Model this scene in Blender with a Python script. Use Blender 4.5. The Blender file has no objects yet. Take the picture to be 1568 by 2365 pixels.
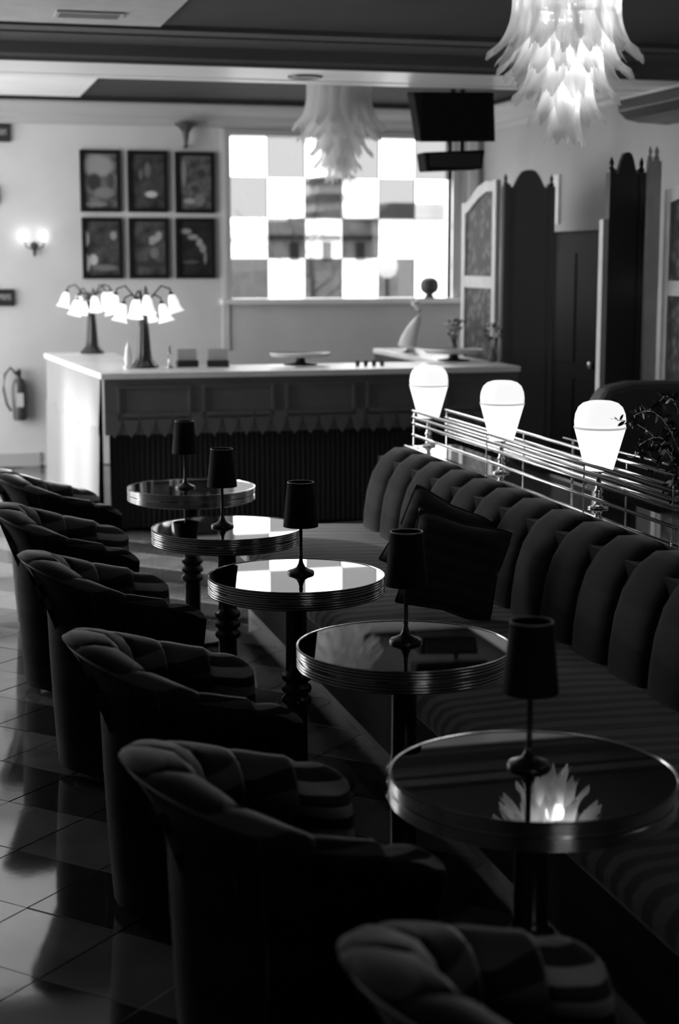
import bpy, math, random
from math import sin, cos, pi, radians, sqrt
from mathutils import Vector, Matrix, Euler

sc = bpy.context.scene
COL = sc.collection
random.seed(7)

# ------------------------------------------------------------------ camera, sky, exposure
cam_d = bpy.data.cameras.new('camera')
cam = bpy.data.objects.new('camera', cam_d); COL.objects.link(cam)
cam_d.sensor_fit = 'VERTICAL'; cam_d.sensor_height = 36.0
cam_d.lens = 3656.0 / 2365.0 * 36.0
cam.location = (0, 0, 1.81)
cam.rotation_euler = (radians(90) - 0.158, 0, -radians(14.8))
cam_d.clip_end = 200; cam_d.clip_start = 0.05
cam_d.dof.use_dof = True; cam_d.dof.focus_distance = 5.4; cam_d.dof.aperture_fstop = 2.6
sc.camera = cam

w = bpy.data.worlds.new('world'); sc.world = w; w.use_nodes = True
WN = w.node_tree
WN.nodes['Background'].inputs[0].default_value = (1, 1, 1, 1)
WN.nodes['Background'].inputs[1].default_value = 5.0

vs = sc.view_settings
sc.display_settings.display_device = 'sRGB'
vs.view_transform = 'Standard'; vs.look = 'None'; vs.gamma = 1.0; vs.exposure = 1.35
vs.use_curve_mapping = False
sc.cycles.use_denoising = True
sc.cycles.max_bounces = 9; sc.cycles.diffuse_bounces = 4; sc.cycles.glossy_bounces = 4
sc.cycles.transmission_bounces = 6; sc.cycles.transparent_max_bounces = 12
sc.cycles.sample_clamp_indirect = 4.0
sc.cycles.caustics_reflective = False; sc.cycles.caustics_refractive = False

# low sun coming through the tall windows in the left wall
sd = bpy.data.lights.new('sun', 'SUN'); sd.energy = 4.2; sd.angle = radians(5)
sun = bpy.data.objects.new('sun', sd); COL.objects.link(sun)
sun.rotation_euler = Vector((3.8, -2.0, -2.1)).to_track_quat('-Z', 'Y').to_euler()

# ------------------------------------------------------------------ helpers
def light(name, kind, loc, energy, size=None, rot=(0, 0, 0), sy=None, parent=None, portal=False):
    d = bpy.data.lights.new(name, kind); d.energy = energy
    if kind == 'AREA':
        d.shape = 'RECTANGLE'; d.size = size; d.size_y = sy
        d.cycles.is_portal = portal
    elif size: d.shadow_soft_size = size
    o = bpy.data.objects.new(name, d); COL.objects.link(o)
    o.location = loc; o.rotation_euler = rot; o.parent = parent
    return o

MATS = {}
def mat(name, g, rough=.6, metal=0., spec=.5, emit=0., noise=0., nscale=8., bump=0., bscale=60., sheen=0., coat=0., trans=0.):
    """plain grey principled material; noise = procedural variation of the thing's own tone"""
    if name in MATS: return MATS[name]
    m = bpy.data.materials.new(name); m.use_nodes = True; MATS[name] = m
    nt = m.node_tree; b = nt.nodes['Principled BSDF']; L = nt.links
    b.inputs['Base Color'].default_value = (g, g, g, 1)
    b.inputs['Roughness'].default_value = rough; b.inputs['Metallic'].default_value = metal
    b.inputs['Specular IOR Level'].default_value = spec
    b.inputs['Sheen Weight'].default_value = sheen; b.inputs['Sheen Roughness'].default_value = .35
    b.inputs['Coat Weight'].default_value = coat; b.inputs['Coat Roughness'].default_value = .05
    b.inputs['Transmission Weight'].default_value = trans
    if emit:
        b.inputs['Emission Color'].default_value = (1, 1, 1, 1); b.inputs['Emission Strength'].default_value = emit
    tc = nt.nodes.new('ShaderNodeTexCoord')
    if noise:
        n = nt.nodes.new('ShaderNodeTexNoise'); n.inputs['Scale'].default_value = nscale; n.inputs['Detail'].default_value = 5
        L.new(tc.outputs['Object'], n.inputs['Vector'])
        r = nt.nodes.new('ShaderNodeMapRange')
        r.inputs['From Min'].default_value = .3; r.inputs['From Max'].default_value = .7
        r.inputs['To Min'].default_value = g * (1 - noise); r.inputs['To Max'].default_value = min(1, g * (1 + noise))
        L.new(n.outputs['Fac'], r.inputs['Value']); L.new(r.outputs[0], b.inputs['Base Color'])
    if bump:
        n = nt.nodes.new('ShaderNodeTexNoise'); n.inputs['Scale'].default_value = bscale
        L.new(tc.outputs['Object'], n.inputs['Vector'])
        bp = nt.nodes.new('ShaderNodeBump'); bp.inputs['Strength'].default_value = bump; bp.inputs['Distance'].default_value = .01
        L.new(n.outputs['Fac'], bp.inputs['Height']); L.new(bp.outputs[0], b.inputs['Normal'])
    return m

def zebra(name, dark, lightg, axis='Y', scale=4., dist=6., sheen=.5, thr=(.42, .58)):
    """velvet with tiger-like stripes"""
    m = bpy.data.materials.new(name); m.use_nodes = True
    nt = m.node_tree; b = nt.nodes['Principled BSDF']; L = nt.links
    b.inputs['Roughness'].default_value = .85; b.inputs['Specular IOR Level'].default_value = .15
    b.inputs['Sheen Weight'].default_value = sheen; b.inputs['Sheen Roughness'].default_value = .3
    tc = nt.nodes.new('ShaderNodeTexCoord')
    mp = nt.nodes.new('ShaderNodeMapping')
    mp.inputs['Scale'].default_value = {'Y': (.35, 1, .35), 'X': (1, .35, .35), 'Z': (.6, .6, 1)}[axis]
    L.new(tc.outputs['Object'], mp.inputs['Vector'])
    wv = nt.nodes.new('ShaderNodeTexWave'); wv.bands_direction = axis
    wv.inputs['Scale'].default_value = scale; wv.inputs['Distortion'].default_value = dist
    wv.inputs['Detail'].default_value = 2; wv.inputs['Detail Scale'].default_value = .8
    L.new(mp.outputs[0], wv.inputs['Vector'])
    r = nt.nodes.new('ShaderNodeMapRange'); r.interpolation_type = 'SMOOTHSTEP'
    r.inputs['From Min'].default_value = thr[0]; r.inputs['From Max'].default_value = thr[1]
    r.inputs['To Min'].default_value = dark; r.inputs['To Max'].default_value = lightg
    L.new(wv.outputs['Fac'], r.inputs['Value']); L.new(r.outputs[0], b.inputs['Base Color'])
    n = nt.nodes.new('ShaderNodeTexNoise'); n.inputs['Scale'].default_value = 180
    L.new(tc.outputs['Object'], n.inputs['Vector'])
    bp = nt.nodes.new('ShaderNodeBump'); bp.inputs['Strength'].default_value = .25; bp.inputs['Distance'].default_value = .004
    L.new(n.outputs['Fac'], bp.inputs['Height']); L.new(bp.outputs[0], b.inputs['Normal'])
    return m

class MB:
    def __init__(s): s.v = []; s.f = []
    def grid(s, rows, closed_u=False, closed_v=False, flip=False):
        """rows: list of lists of points"""
        o = len(s.v); n = len(rows); m = len(rows[0])
        for r in rows: s.v += [tuple(p) for p in r]
        for i in range(n if closed_v else n - 1):
            for j in range(m if closed_u else m - 1):
                a = o + i * m + j; b_ = o + i * m + (j + 1) % m
                c = o + ((i + 1) % n) * m + (j + 1) % m; d = o + ((i + 1) % n) * m + j
                s.f.append((a, d, c, b_) if flip else (a, b_, c, d))
        return s
    def box(s, x0, x1, y0, y1, z0, z1):
        o = len(s.v)
        s.v += [(x0, y0, z0), (x1, y0, z0), (x1, y1, z0), (x0, y1, z0), (x0, y0, z1), (x1, y0, z1), (x1, y1, z1), (x0, y1, z1)]
        for q in ((0, 3, 2, 1), (4, 5, 6, 7), (0, 1, 5, 4), (1, 2, 6, 5), (2, 3, 7, 6), (3, 0, 4, 7)):
            s.f.append(tuple(o + i for i in q))
        return s
    def lathe(s, prof, n=32, c=(0, 0, 0), rib=0, ribamp=0.):
        rows = []
        for r, z in prof:
            rows.append([(c[0] + (r * (1 + ribamp * (rib and (k % 2)))) * cos(2 * pi * k / n), c[1] + (r * (1 + ribamp * (rib and (k % 2)))) * sin(2 * pi * k / n), c[2] + z) for k in range(n)])
        s.grid(rows, closed_u=True)
        o = len(s.v)
        m = len(prof)
        if prof[0][0] > 1e-5: s.f.append(tuple(o - m * n + k for k in reversed(range(n))))
        if prof[-1][0] > 1e-5: s.f.append(tuple(o - n + k for k in range(n)))
        return s
    def tube(s, pts, r, n=8):
        pts = [Vector(p) for p in pts]; rows = []
        rs = r if isinstance(r, (list, tuple)) else [r] * len(pts)
        up = Vector((0, 0, 1))
        for i, p in enumerate(pts):
            t = (pts[min(i + 1, len(pts) - 1)] - pts[max(i - 1, 0)]).normalized()
            a = t.cross(up)
            if a.length < .05: a = t.cross(Vector((1, 0, 0)))
            a.normalize(); b = t.cross(a)
            rows.append([p + (a * cos(2 * pi * k / n) + b * sin(2 * pi * k / n)) * rs[i] for k in range(n)])
        s.grid(rows, closed_u=True, flip=True)
        o = len(s.v)
        s.f.append(tuple(o - len(pts) * n + k for k in range(n))); s.f.append(tuple(o - n + k for k in reversed(range(n))))
        return s
    def prism(s, pts, axis, d0, d1):
        """outline pts (u,v) extruded along axis between d0 and d1"""
        o = len(s.v); n = len(pts)
        def P(u, v, d): return {'X': (d, u, v), 'Y': (u, d, v), 'Z': (u, v, d)}[axis]
        s.v += [P(u, v, d0) for u, v in pts] + [P(u, v, d1) for u, v in pts]
        s.f.append(tuple(o + i for i in range(n))); s.f.append(tuple(o + n + i for i in reversed(range(n))))
        for i in range(n):
            j = (i + 1) % n; s.f.append((o + i, o + n + i, o + n + j, o + j))
        return s
    def build(s, name, m, parent=None, smooth=False, loc=(0, 0, 0), rot=(0, 0, 0), fix=True, bevel=0., sharp=None):
        me = bpy.data.meshes.new(name); me.from_pydata(s.v, [], s.f)
        if fix:
            import bmesh
            bm = bmesh.new(); bm.from_mesh(me); bmesh.ops.recalc_face_normals(bm, faces=bm.faces)
            bm.to_mesh(me); bm.free()
        if smooth:
            me.polygons.foreach_set('use_smooth', [True] * len(me.polygons))
            if sharp: me.set_sharp_from_angle(angle=radians(sharp))
        me.materials.append(m); me.update()
        o = bpy.data.objects.new(name, me); COL.objects.link(o)
        o.location = loc; o.rotation_euler = rot; o.parent = parent
        if bevel:
            b = o.modifiers.new('bevel', 'BEVEL'); b.width = bevel; b.segments = 2; b.limit_method = 'ANGLE'
        return o

def tag(o, label=None, cat=None, group=None, kind=None):
    if label: o['label'] = label
    if cat: o['category'] = cat
    if group: o['group'] = group
    if kind: o['kind'] = kind
    return o
def thing(name, label, cat, loc=(0, 0, 0), rz=0, group=None):
    o = bpy.data.objects.new(name, None); COL.objects.link(o); o.empty_display_size = .1
    o.location = loc; o.rotation_euler = (0, 0, rz)
    return tag(o, label, cat, group)
def kids(o): return [c for c in KIDS_OF.get(o.name, [])]
KIDS_OF = {}
def index():
    KIDS_OF.clear()
    for o in bpy.data.objects:
        if o.parent: KIDS_OF.setdefault(o.parent.name, []).append(o)
def dup(root, loc, rz=0, label=None):
    def rec(o, par):
        c = o.copy(); COL.objects.link(c); c.parent = par
        for k in KIDS_OF.get(o.name, []): rec(k, c)
        return c
    r = rec(root, None); r.location = loc; r.rotation_euler = (0, 0, rz)
    if label: r['label'] = label
    return r
def smooth01(t): t = max(0, min(1, t)); return t * t * (3 - 2 * t)
def interp(tab, x):
    for (x0, y0), (x1, y1) in zip(tab, tab[1:]):
        if x <= x1: return y0 + (y1 - y0) * max(0, (x - x0)) / (x1 - x0)
    return tab[-1][1]

# ------------------------------------------------------------------ materials
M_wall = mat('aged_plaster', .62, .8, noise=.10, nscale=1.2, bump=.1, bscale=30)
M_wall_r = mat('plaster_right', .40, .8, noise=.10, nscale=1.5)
M_ceil = mat('dark_ceiling_paint', .038, .85, noise=.1, nscale=3)
M_ceilw = mat('white_ceiling_paint', .92, .7, noise=.05, nscale=2)
M_beam = mat('beam_paint', .16, .5)
M_soffit = mat('soffit_cream_gloss', .88, .35)
M_trim = mat('cornice_paint', .45, .5)
M_frame = mat('pale_screen_frame', .62, .5, noise=.1)
M_black = mat('black_lacquer', .02, .35)
M_matt = mat('matt_black', .009, .8, spec=.2)
M_dark = mat('dark_panel', .05, .5, noise=.15, nscale=3)
M_door = mat('dark_door_gloss', .006, .7, spec=.1)
M_counter = mat('counter_front_paint', .13, .5, noise=.1, nscale=4)
M_top = mat('pale_marble', .95, .32, noise=.12, nscale=4)
M_cloth = mat('white_cloth', .30, .9, sheen=.2)
M_fringe = mat('dark_fringe', .02, .8)
M_mirror = mat('smoked_mirror', .22, .015, metal=1.)
M_shelfmirror = mat('shelf_mirror', .45, .03, metal=1.)
M_chrome = mat('chrome', .75, .10, metal=1.)
M_chromer = mat('ribbed_metal', .48, .16, metal=1.)
M_brass = mat('polished_brass', .92, .18, metal=1.)
M_wood = mat('black_turned_wood', .010, .30, coat=.15)
M_bronze = mat('dark_bronze', .035, .3, metal=.4)
M_glow = mat('lamp_glass_glow', .9, .4, emit=.36)
M_glowl = mat('lamp_glass_glow_ribbed', .9, .4, emit=.52)
M_lily = mat('lily_glass_glow', .9, .4, emit=.34)
M_bulb = mat('bulb_glow', .9, .4, emit=3.)
M_leaf = mat('dark_leaf', .03, .4, spec=.6)
M_pot = mat('glazed_pot', .12, .2)
M_pale = mat('pale_glazed_ceramic', .72, .15)
M_paper = mat('pale_print', .55, .6)
M_red = mat('extinguisher_paint', .06, .25)

def glass_mat(name, tint, refl=.08):
    m = bpy.data.materials.new(name); m.use_nodes = True
    nt = m.node_tree; nt.nodes.remove(nt.nodes['Principled BSDF']); out = nt.nodes['Material Output']
    t = nt.nodes.new('ShaderNodeBsdfTransparent'); t.inputs[0].default_value = (tint, tint, tint, 1)
    g = nt.nodes.new('ShaderNodeBsdfGlossy'); g.inputs['Roughness'].default_value = .02
    mx = nt.nodes.new('ShaderNodeMixShader'); mx.inputs[0].default_value = refl
    nt.links.new(t.outputs[0], mx.inputs[1]); nt.links.new(g.outputs[0], mx.inputs[2]); nt.links.new(mx.outputs[0], out.inputs[0])
    return m
M_clear = glass_mat('clear_pane', .80, .04)
M_tint = glass_mat('tinted_pane', .245, .04)
M_side = glass_mat('side_window_glass', .92, .04)
M_glass = glass_mat('thin_glass', .9, .12)

def petal_mat(name, t_, tr=.5, g=.8):
    m = bpy.data.materials.new(name); m.use_nodes = True
    nt = m.node_tree; nt.nodes.remove(nt.nodes['Principled BSDF']); out = nt.nodes['Material Output']; L = nt.links
    tl = nt.nodes.new('ShaderNodeBsdfTranslucent'); tl.inputs[0].default_value = (g, g, g, 1)
    df = nt.nodes.new('ShaderNodeBsdfDiffuse'); df.inputs[0].default_value = (g, g, g, 1)
    tp = nt.nodes.new('ShaderNodeBsdfTransparent'); tp.inputs[0].default_value = (.92, .92, .92, 1)
    gl = nt.nodes.new('ShaderNodeBsdfGlossy'); gl.inputs['Roughness'].default_value = .12
    a = nt.nodes.new('ShaderNodeMixShader'); a.inputs[0].default_value = .4
    L.new(tl.outputs[0], a.inputs[1]); L.new(df.outputs[0], a.inputs[2])
    b = nt.nodes.new('ShaderNodeMixShader'); b.inputs[0].default_value = tr
    L.new(a.outputs[0], b.inputs[1]); L.new(tp.outputs[0], b.inputs[2])
    c = nt.nodes.new('ShaderNodeMixShader'); c.inputs[0].default_value = .10
    L.new(b.outputs[0], c.inputs[1]); L.new(gl.outputs[0], c.inputs[2]); L.new(c.outputs[0], out.inputs[0])
    # fine ribs in the blown glass
    tc = nt.nodes.new('ShaderNodeTexCoord'); wv = nt.nodes.new('ShaderNodeTexWave'); wv.bands_direction = 'Y'
    wv.inputs['Scale'].default_value = 26; wv.inputs['Distortion'].default_value = .6
    L.new(tc.outputs['Object'], wv.inputs['Vector'])
    bp = nt.nodes.new('ShaderNodeBump'); bp.inputs['Strength'].default_value = .5; bp.inputs['Distance'].default_value = .004
    L.new(wv.outputs['Fac'], bp.inputs['Height'])
    for n in (tl, df, gl): L.new(bp.outputs[0], n.inputs['Normal'])
    return m
M_petal = petal_mat('murano_glass_lit', 1, .35, .85)
M_petal2 = petal_mat('murano_glass_unlit', 1, .25, .95)

V_seat = zebra('zebra_velvet_seat', .03, .26, 'Y', 4.6, 8., .3)
V_bench = zebra('zebra_velvet_bench', .06, .14, 'Y', 3.6, 6., .3)
V_chan = zebra('zebra_velvet_channel', .012, .08, 'Z', 3.2, 7., .9)
V_pad = zebra('zebra_velvet_arm_pad', .04, .42, 'Z', 6., 6., .5)
V_outer = zebra('dark_velvet_outer', .010, .016, 'Z', 2., 5., .12)
V_back = zebra('banquette_velvet', .040, .055, 'Z', 1.2, 5., .35)
V_pillow = zebra('pillow_velvet', .025, .035, 'Z', 6., 3., .8)

# ------------------------------------------------------------------ room shell
XL, XR, YB, YF, ZC = -2.4, 5.13, 14.2, -2.5, 3.2
floor = MB().box(XL - .2, XR + .2, YF - .2, YB + .2, -.12, -.012).build('floor', mat('tile_grout', .08, .8)); tag(floor, kind='structure')
# diamond-laid stone tiles: the ones in view singly, the rest joined
def tile_mat(name, g, rough):
    m = mat(name, g, rough, noise=.22, nscale=3.5, bump=.02, bscale=9)
    m.node_tree.nodes['Principled BSDF'].inputs['IOR'].default_value = 2.9
    return m
M_t1 = tile_mat('pale_stone_tile', .17, .07); M_t2 = tile_mat('grey_stone_tile', .05, .07)
S = .325; hs = S / 2 - .0012
def tile_me(name, m):
    b = MB(); c = .0022
    b.v = [(-hs, -hs, -.012), (hs, -hs, -.012), (hs, hs, -.012), (-hs, hs, -.012), (-hs, -hs, -c), (hs, -hs, -c), (hs, hs, -c), (-hs, hs, -c),
           (-hs + c, -hs + c, 0), (hs - c, -hs + c, 0), (hs - c, hs - c, 0), (-hs + c, hs - c, 0)]
    for q in ((0, 1, 5, 4), (1, 2, 6, 5), (2, 3, 7, 6), (3, 0, 4, 7), (4, 5, 9, 8), (5, 6, 10, 9), (6, 7, 11, 10), (7, 4, 8, 11), (8, 9, 10, 11)): b.f.append(q)
    me = bpy.data.meshes.new(name); me.from_pydata(b.v, [], b.f); me.materials.append(m); return me
tme = [tile_me('tile_a', M_t1), tile_me('tile_b', M_t2)]
CO = Vector((.23, 3.87)); r2 = sqrt(.5)
cands = []
yaw = radians(14.8)
for i in range(-60, 60):
    for j in range(-60, 60):
        x = CO.x + ((i + .5) - (j + .5)) * S * r2; y = CO.y + ((i + .5) + (j + .5)) * S * r2
        if not (XL + .2 < x < XR - .2 and YF + .2 < y < YB - .2): continue
        xc = x * cos(yaw) - y * sin(yaw); d = x * sin(yaw) + y * cos(yaw)
        px = 784 + 3656 * xc / d if d > .5 else 9999
        vis = d > 3 and -70 < px < 960 and not (1.0 < x < 4.1 and y > 10.6) and x < 1.75
        cands.append((0 if vis else 1, d, x, y, (i + j) % 2 if False else i % 2))
cands.sort()
rest = [MB(), MB()]
for k, (v_, d, x, y, t) in enumerate(cands):
    if v_ == 0 and k < 300:
        o = bpy.data.objects.new('floor_tile', tme[t]); COL.objects.link(o); o.parent = floor
        o.location = (x, y, random.uniform(-.0006, .0006)); o.rotation_euler = (0, 0, pi / 4)
    else:
        q = [(x + a * sqrt(2) * hs, y + b_ * sqrt(2) * hs, 0) for a, b_ in ((0, -1), (1, 0), (0, 1), (-1, 0))]
        o_ = len(rest[t].v); rest[t].v += q; rest[t].f.append((o_, o_ + 1, o_ + 2, o_ + 3))
for t in (0, 1):
    o = rest[t].build('floor_tiles', [M_t1, M_t2][t], floor, fix=False); tag(o, kind='stuff')

def struct(o): return tag(o, kind='structure')
# back wall with the window opening X 2.74..4.83, Z 1.46..2.90
WX0, WX1, WZ0, WZ1 = 2.74, 4.83, 1.46, 2.905
b = MB()
b.box(XL - .2, WX0, YB, YB + .2, 0, ZC + .1); b.box(WX1, XR + .2, YB, YB + .2, 0, ZC + .1)
b.box(WX0, WX1, YB, YB + .2, 0, WZ0); b.box(WX0, WX1, YB, YB + .2, WZ1, ZC + .1)
wall_back = struct(b.build('wall_back', M_wall))
# left wall with three tall windows (outside the frame, they give the daylight on the left)
b = MB(); LW = [(12.5, 13.9), (10.7, 12.1), (9.25, 10.5)]; LZ = (.06, 2.9)
ys = [YF - .2] + [v for a in sorted(LW) for v in a] + [YB + .2]
for a in range(0, len(ys), 2): b.box(XL - .2, XL, ys[a], ys[a + 1], 0, ZC + .1)
for y0, y1 in LW: b.box(XL - .2, XL, y0, y1, 0, LZ[0]); b.box(XL - .2, XL, y0, y1, LZ[1], ZC + .1)
struct(b.build('wall_left', M_wall))
DY0, DY1, DZ = 11.44, 12.58, 2.04
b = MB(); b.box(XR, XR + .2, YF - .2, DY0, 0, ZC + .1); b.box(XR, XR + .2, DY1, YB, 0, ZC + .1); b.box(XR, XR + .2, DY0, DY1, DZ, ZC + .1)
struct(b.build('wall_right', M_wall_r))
b = MB(); b.box(XL - .2, .6, YF - .2, YF, 0, ZC + .1); b.box(2.0, XR + .2, YF - .2, YF, 0, ZC + .1); b.box(.6, 2.0, YF - .2, YF, 0, 1.2); b.box(.6, 2.0, YF - .2, YF, 1.6, ZC + .1)
struct(b.build('wall_front', mat('front_wall', .35, .7)))
struct(MB().box(XL - .2, XR + .2, YF - .2, YB + .2, ZC, ZC + .1).build('ceiling', M_ceil))
# beam across the room, moulded
BY0, BY1, BZ = 10.02, 10.86, 3.0
prof = [(BY0, ZC), (BY0 - .10, ZC - .01), (BY0 - .10, ZC - .05), (BY0 - .02, ZC - .09), (BY0 - .02, BZ + .04), (BY0, BZ + .02), (BY0, BZ), (BY1, BZ), (BY1, BZ + .05), (BY1 - .02, BZ + .06), (BY1, ZC)]
struct(MB().prism([(y, z) for y, z in prof[:7]] + [(BY0 + .04, BZ), (BY0 + .04, ZC)], 'X', XL, XR).build('trim_1', M_beam))
struct(MB().box(XL, XR, BY0 + .04, BY1 - .22, BZ, ZC).build('trim_2', M_soffit))
struct(MB().prism([(BY1 - .22, ZC), (BY1 - .22, BZ + .018), (BY1 - .19, BZ + .018), (BY1 - .18, BZ - .004), (BY1 - .02, BZ - .004), (BY1, BZ + .03), (BY1, ZC)], 'X', XL, XR).build('trim_3', M_soffit))
# white ceiling fields within the dark border, with a stepped moulding edge
struct(MB().box(XL, 1.46, 4.5, 9.70, ZC - .022, ZC).build('trim_4', mat('off_white_ceiling_paint', .52, .7, noise=.08)))
struct(MB().box(XL, 1.40, 11.3, 13.95, ZC - .022, ZC).build('trim_5', M_ceilw))
# second beam band on ceiling near (seen as faint dark moulding)
struct(MB().prism([(9.78, ZC), (9.78, ZC - .03), (9.86, ZC - .045), (9.92, ZC)], 'X', XL, XR).build('trim_6', M_beam))
# cornice back and right
cp = [(0, 2.965), (-.02, 2.965), (-.03, 3.0), (-.06, 3.02), (-.07, 3.06), (-.12, 3.10), (-.14, 3.135), (-.14, 3.155), (0, 3.155)]
struct(MB().prism([(YB + u, z) for u, z in cp], 'X', XL, XR).build('trim_7', M_trim))
struct(MB().prism([(XR + u, z) for u, z in cp], 'Y', 6.0, YB - .13).build('trim_8', M_trim))
struct(MB().box(XL, XR, YB - .03, YB, 3.155, ZC).build('trim_9', M_beam))
struct(MB().box(XL, 1.0, YB - .02, YB, 0, .12).build('baseboard_back', M_trim))
# wall panelling step right of the pictures and below the window
struct(MB().box(2.66, 2.72, YB - .015, YB, 1.0, 2.96).build('trim_10', M_wall))
struct(MB().box(4.98, 5.06, YB - .05, YB, 0, 2.96).build('trim_11', M_frame))

# back window: casing, sill, 24 panes in a checkerboard of clear and tinted glass
win = bpy.data.objects.new('window_1', None); COL.objects.link(win); win.location = (WX0, YB, WZ0); tag(win, kind='structure')
Wd, Hd = WX1 - WX0, WZ1 - WZ0
b = MB(); b.box(-.05, 0, -.03, .12, -.05, Hd + .05); b.box(Wd, Wd + .05, -.03, .12, -.05, Hd + .05); b.box(0, Wd, -.03, .12, Hd, Hd + .05)
b.build('window_frame', M_trim, win)
MB().box(-.10, Wd + .12, -.13, .12, -.045, 0).build('window_sill', mat('sill_paint', .8, .3), win)
cw, chh = Wd / 6, Hd / 4
b = MB()
for i in range(1, 6): b.box(i * cw - .003, i * cw + .003, .03, .06, 0, Hd)
for j in range(1, 4): b.box(0, Wd, .032, .058, j * chh - .003, j * chh + .003)
b.build('muntins', mat('thin_lead', .35, .5), win)
for j in range(4):
    for i in range(6):
        clear = (i + j) % 2 == 0
        if (j, i) in ((1, 5), (2, 5), (3, 3)): clear = True
        p = MB().box(i * cw + .004, (i + 1) * cw - .004, .04, .05, Hd - (j + 1) * chh + .004, Hd - j * chh - .004)
        p.build('pane', M_clear if clear else M_tint, win, fix=False)
light('portal_back', 'AREA', (WX0 + Wd / 2, YB + .22, WZ0 + Hd / 2), 1, Wd, (-pi / 2, 0, 0), Hd, portal=True)

for n, (y0, y1) in enumerate(LW):
    wn = bpy.data.objects.new('window_%d' % (n + 2), None); COL.objects.link(wn); wn.location = (XL, y0, LZ[0]); tag(wn, kind='structure')
    D, Hh = y1 - y0, LZ[1] - LZ[0]
    b = MB(); b.box(-.12, .02, -.04, 0.04, 0, Hh); b.box(-.12, .02, D - .04, D + .04, 0, Hh); b.box(-.12, .02, 0, D, -.04, .03); b.box(-.12, .02, 0, D, Hh - .03, Hh + .04); b.box(-.09, -.05, D / 2 - .02, D / 2 + .02, 0, Hh)
    b.build('window_frame', M_trim, wn)
    MB().box(-.075, -.065, .04, D / 2 - .02, .03, Hh - .03).build('pane', M_side, wn, fix=False)
    MB().box(-.075, -.065, D / 2 + .02, D - .04, .03, Hh - .03).build('pane', M_side, wn, fix=False)
    light('portal_left', 'AREA', (XL - .22, (y0 + y1) / 2, (LZ[0] + LZ[1]) / 2), 1, Hh, (0, -pi / 2, 0), D, portal=True)

wn = bpy.data.objects.new('window_5', None); COL.objects.link(wn); wn.location = (.6, YF, 1.2); tag(wn, kind='structure')  # small window added behind the camera, lets ambient light onto the foreground
b = MB(); b.box(-.04, .04, -.12, .02, -.04, .44); b.box(1.36, 1.44, -.12, .02, -.04, .44); b.box(.04, 1.36, -.12, .02, -.04, .04); b.box(.04, 1.36, -.12, .02, .36, .44); b.box(.68, .72, -.1, -.02, .04, .36); b.build('window_frame', M_trim, wn)
MB().box(.04, .68, -.07, -.06, .04, .36).build('pane', M_side, wn, fix=False); MB().box(.72, 1.36, -.07, -.06, .04, .36).build('pane', M_side, wn, fix=False)
light('portal_front', 'AREA', (1.3, YF - .22, 1.4), 1, 1.4, (pi / 2, 0, 0), .4, portal=True)

# door in the right wall
dr = bpy.data.objects.new('door_1', None); COL.objects.link(dr); dr.location = (XR, DY0, 0); tag(dr, kind='structure')
MB().box(.04, .08, 0.0, DY1 - DY0, .0, DZ).build('door_leaf', M_door, dr)
b = MB()
for z0, z1 in ((.15, .85), (.98, 1.86)):
    for y0, y1 in ((.12, .5), (.62, 1.0)): b.box(.032, .04, y0, y1, z0, z1)
b.build('door_panels', M_door, dr)
b = MB(); b.lathe([(.0, 0), (.028, .0), (.03, .02), (.018, .03), (0, .032)], 16); h = b.build('door_handle', M_chrome, dr, smooth=True, loc=(.032, .25, .98), rot=(0, -pi / 2, 0))

# ------------------------------------------------------------------ street outside the back window
def ext(name, label, cat, loc): return thing(name, label, cat, loc)
M_eb = mat('render_white', .75, .9); M_eg = mat('render_grey', .42, .9, noise=.2); M_ed = mat('dark_opening', .03, .5); M_er = mat('tier_roof', .14, .8, noise=.3, nscale=2)
struct(MB().box(-30, 60, YB + .3, 90, -.5, -.4).build('ground_outside', mat('pavement_outside', .30, .9, noise=.15, nscale=.5)))
g = thing('street_building', 'long white rendered building with a row of small windows outside the window', 'building', (8.0, 30, -.4))
MB().box(.65, 5.0, 0, 5, 0, 2.98).build('facade', M_eb, g)
MB().box(-1.4, .65, .3, 5, 0, 2.95).build('side_wing', M_eg, g)
MB().prism([(.5, 2.98), (5.1, 2.98), (4.7, 3.3), (.9, 3.3)], 'Y', -.2, 5.2).build('roof', M_er, g)
MB().box(-1.45, .65, .2, 5.2, 2.60, 2.68).build('cornice', M_ed, g)
MB().box(.6, 5.0, -.06, 0, 2.62, 2.68).build('cornice', M_eg, g)
for x in (.98, 1.34, 1.69, 2.2): MB().box(x - .06, x + .06, -.03, .02, 2.3, 2.62 - .12).build('window', M_eg, g)
for x in (-.9, .3 - .55, .42): MB().box(x - .09, x + .09, .27, .33, 2.2, 2.55).build('window', M_ed, g)
g = thing('tiered_tower', 'tall tower with banded tiers rising behind the white building outside', 'tower', (9.6, 37, -.4))
for k in range(5):
    w_ = .62 - .09 * k; z0 = 2.9 + .42 * k
    MB().box(-w_, w_, -w_, w_, z0 if k else 0, z0 + .26).build('storey', M_eb, g)
    b = MB(); r0, r1 = w_ + .14, w_ - .05
    b.grid([[(-r0, -r0, z0 + .24), (r0, -r0, z0 + .24), (r0, r0, z0 + .24), (-r0, r0, z0 + .24)], [(-r1, -r1, z0 + .42), (r1, -r1, z0 + .42), (r1, r1, z0 + .42), (-r1, r1, z0 + .42)]], closed_u=True)
    b.f += [(3, 2, 1, 0), (4, 5, 6, 7)]; b.build('tier_roof', M_er, g)
b = MB()
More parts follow.
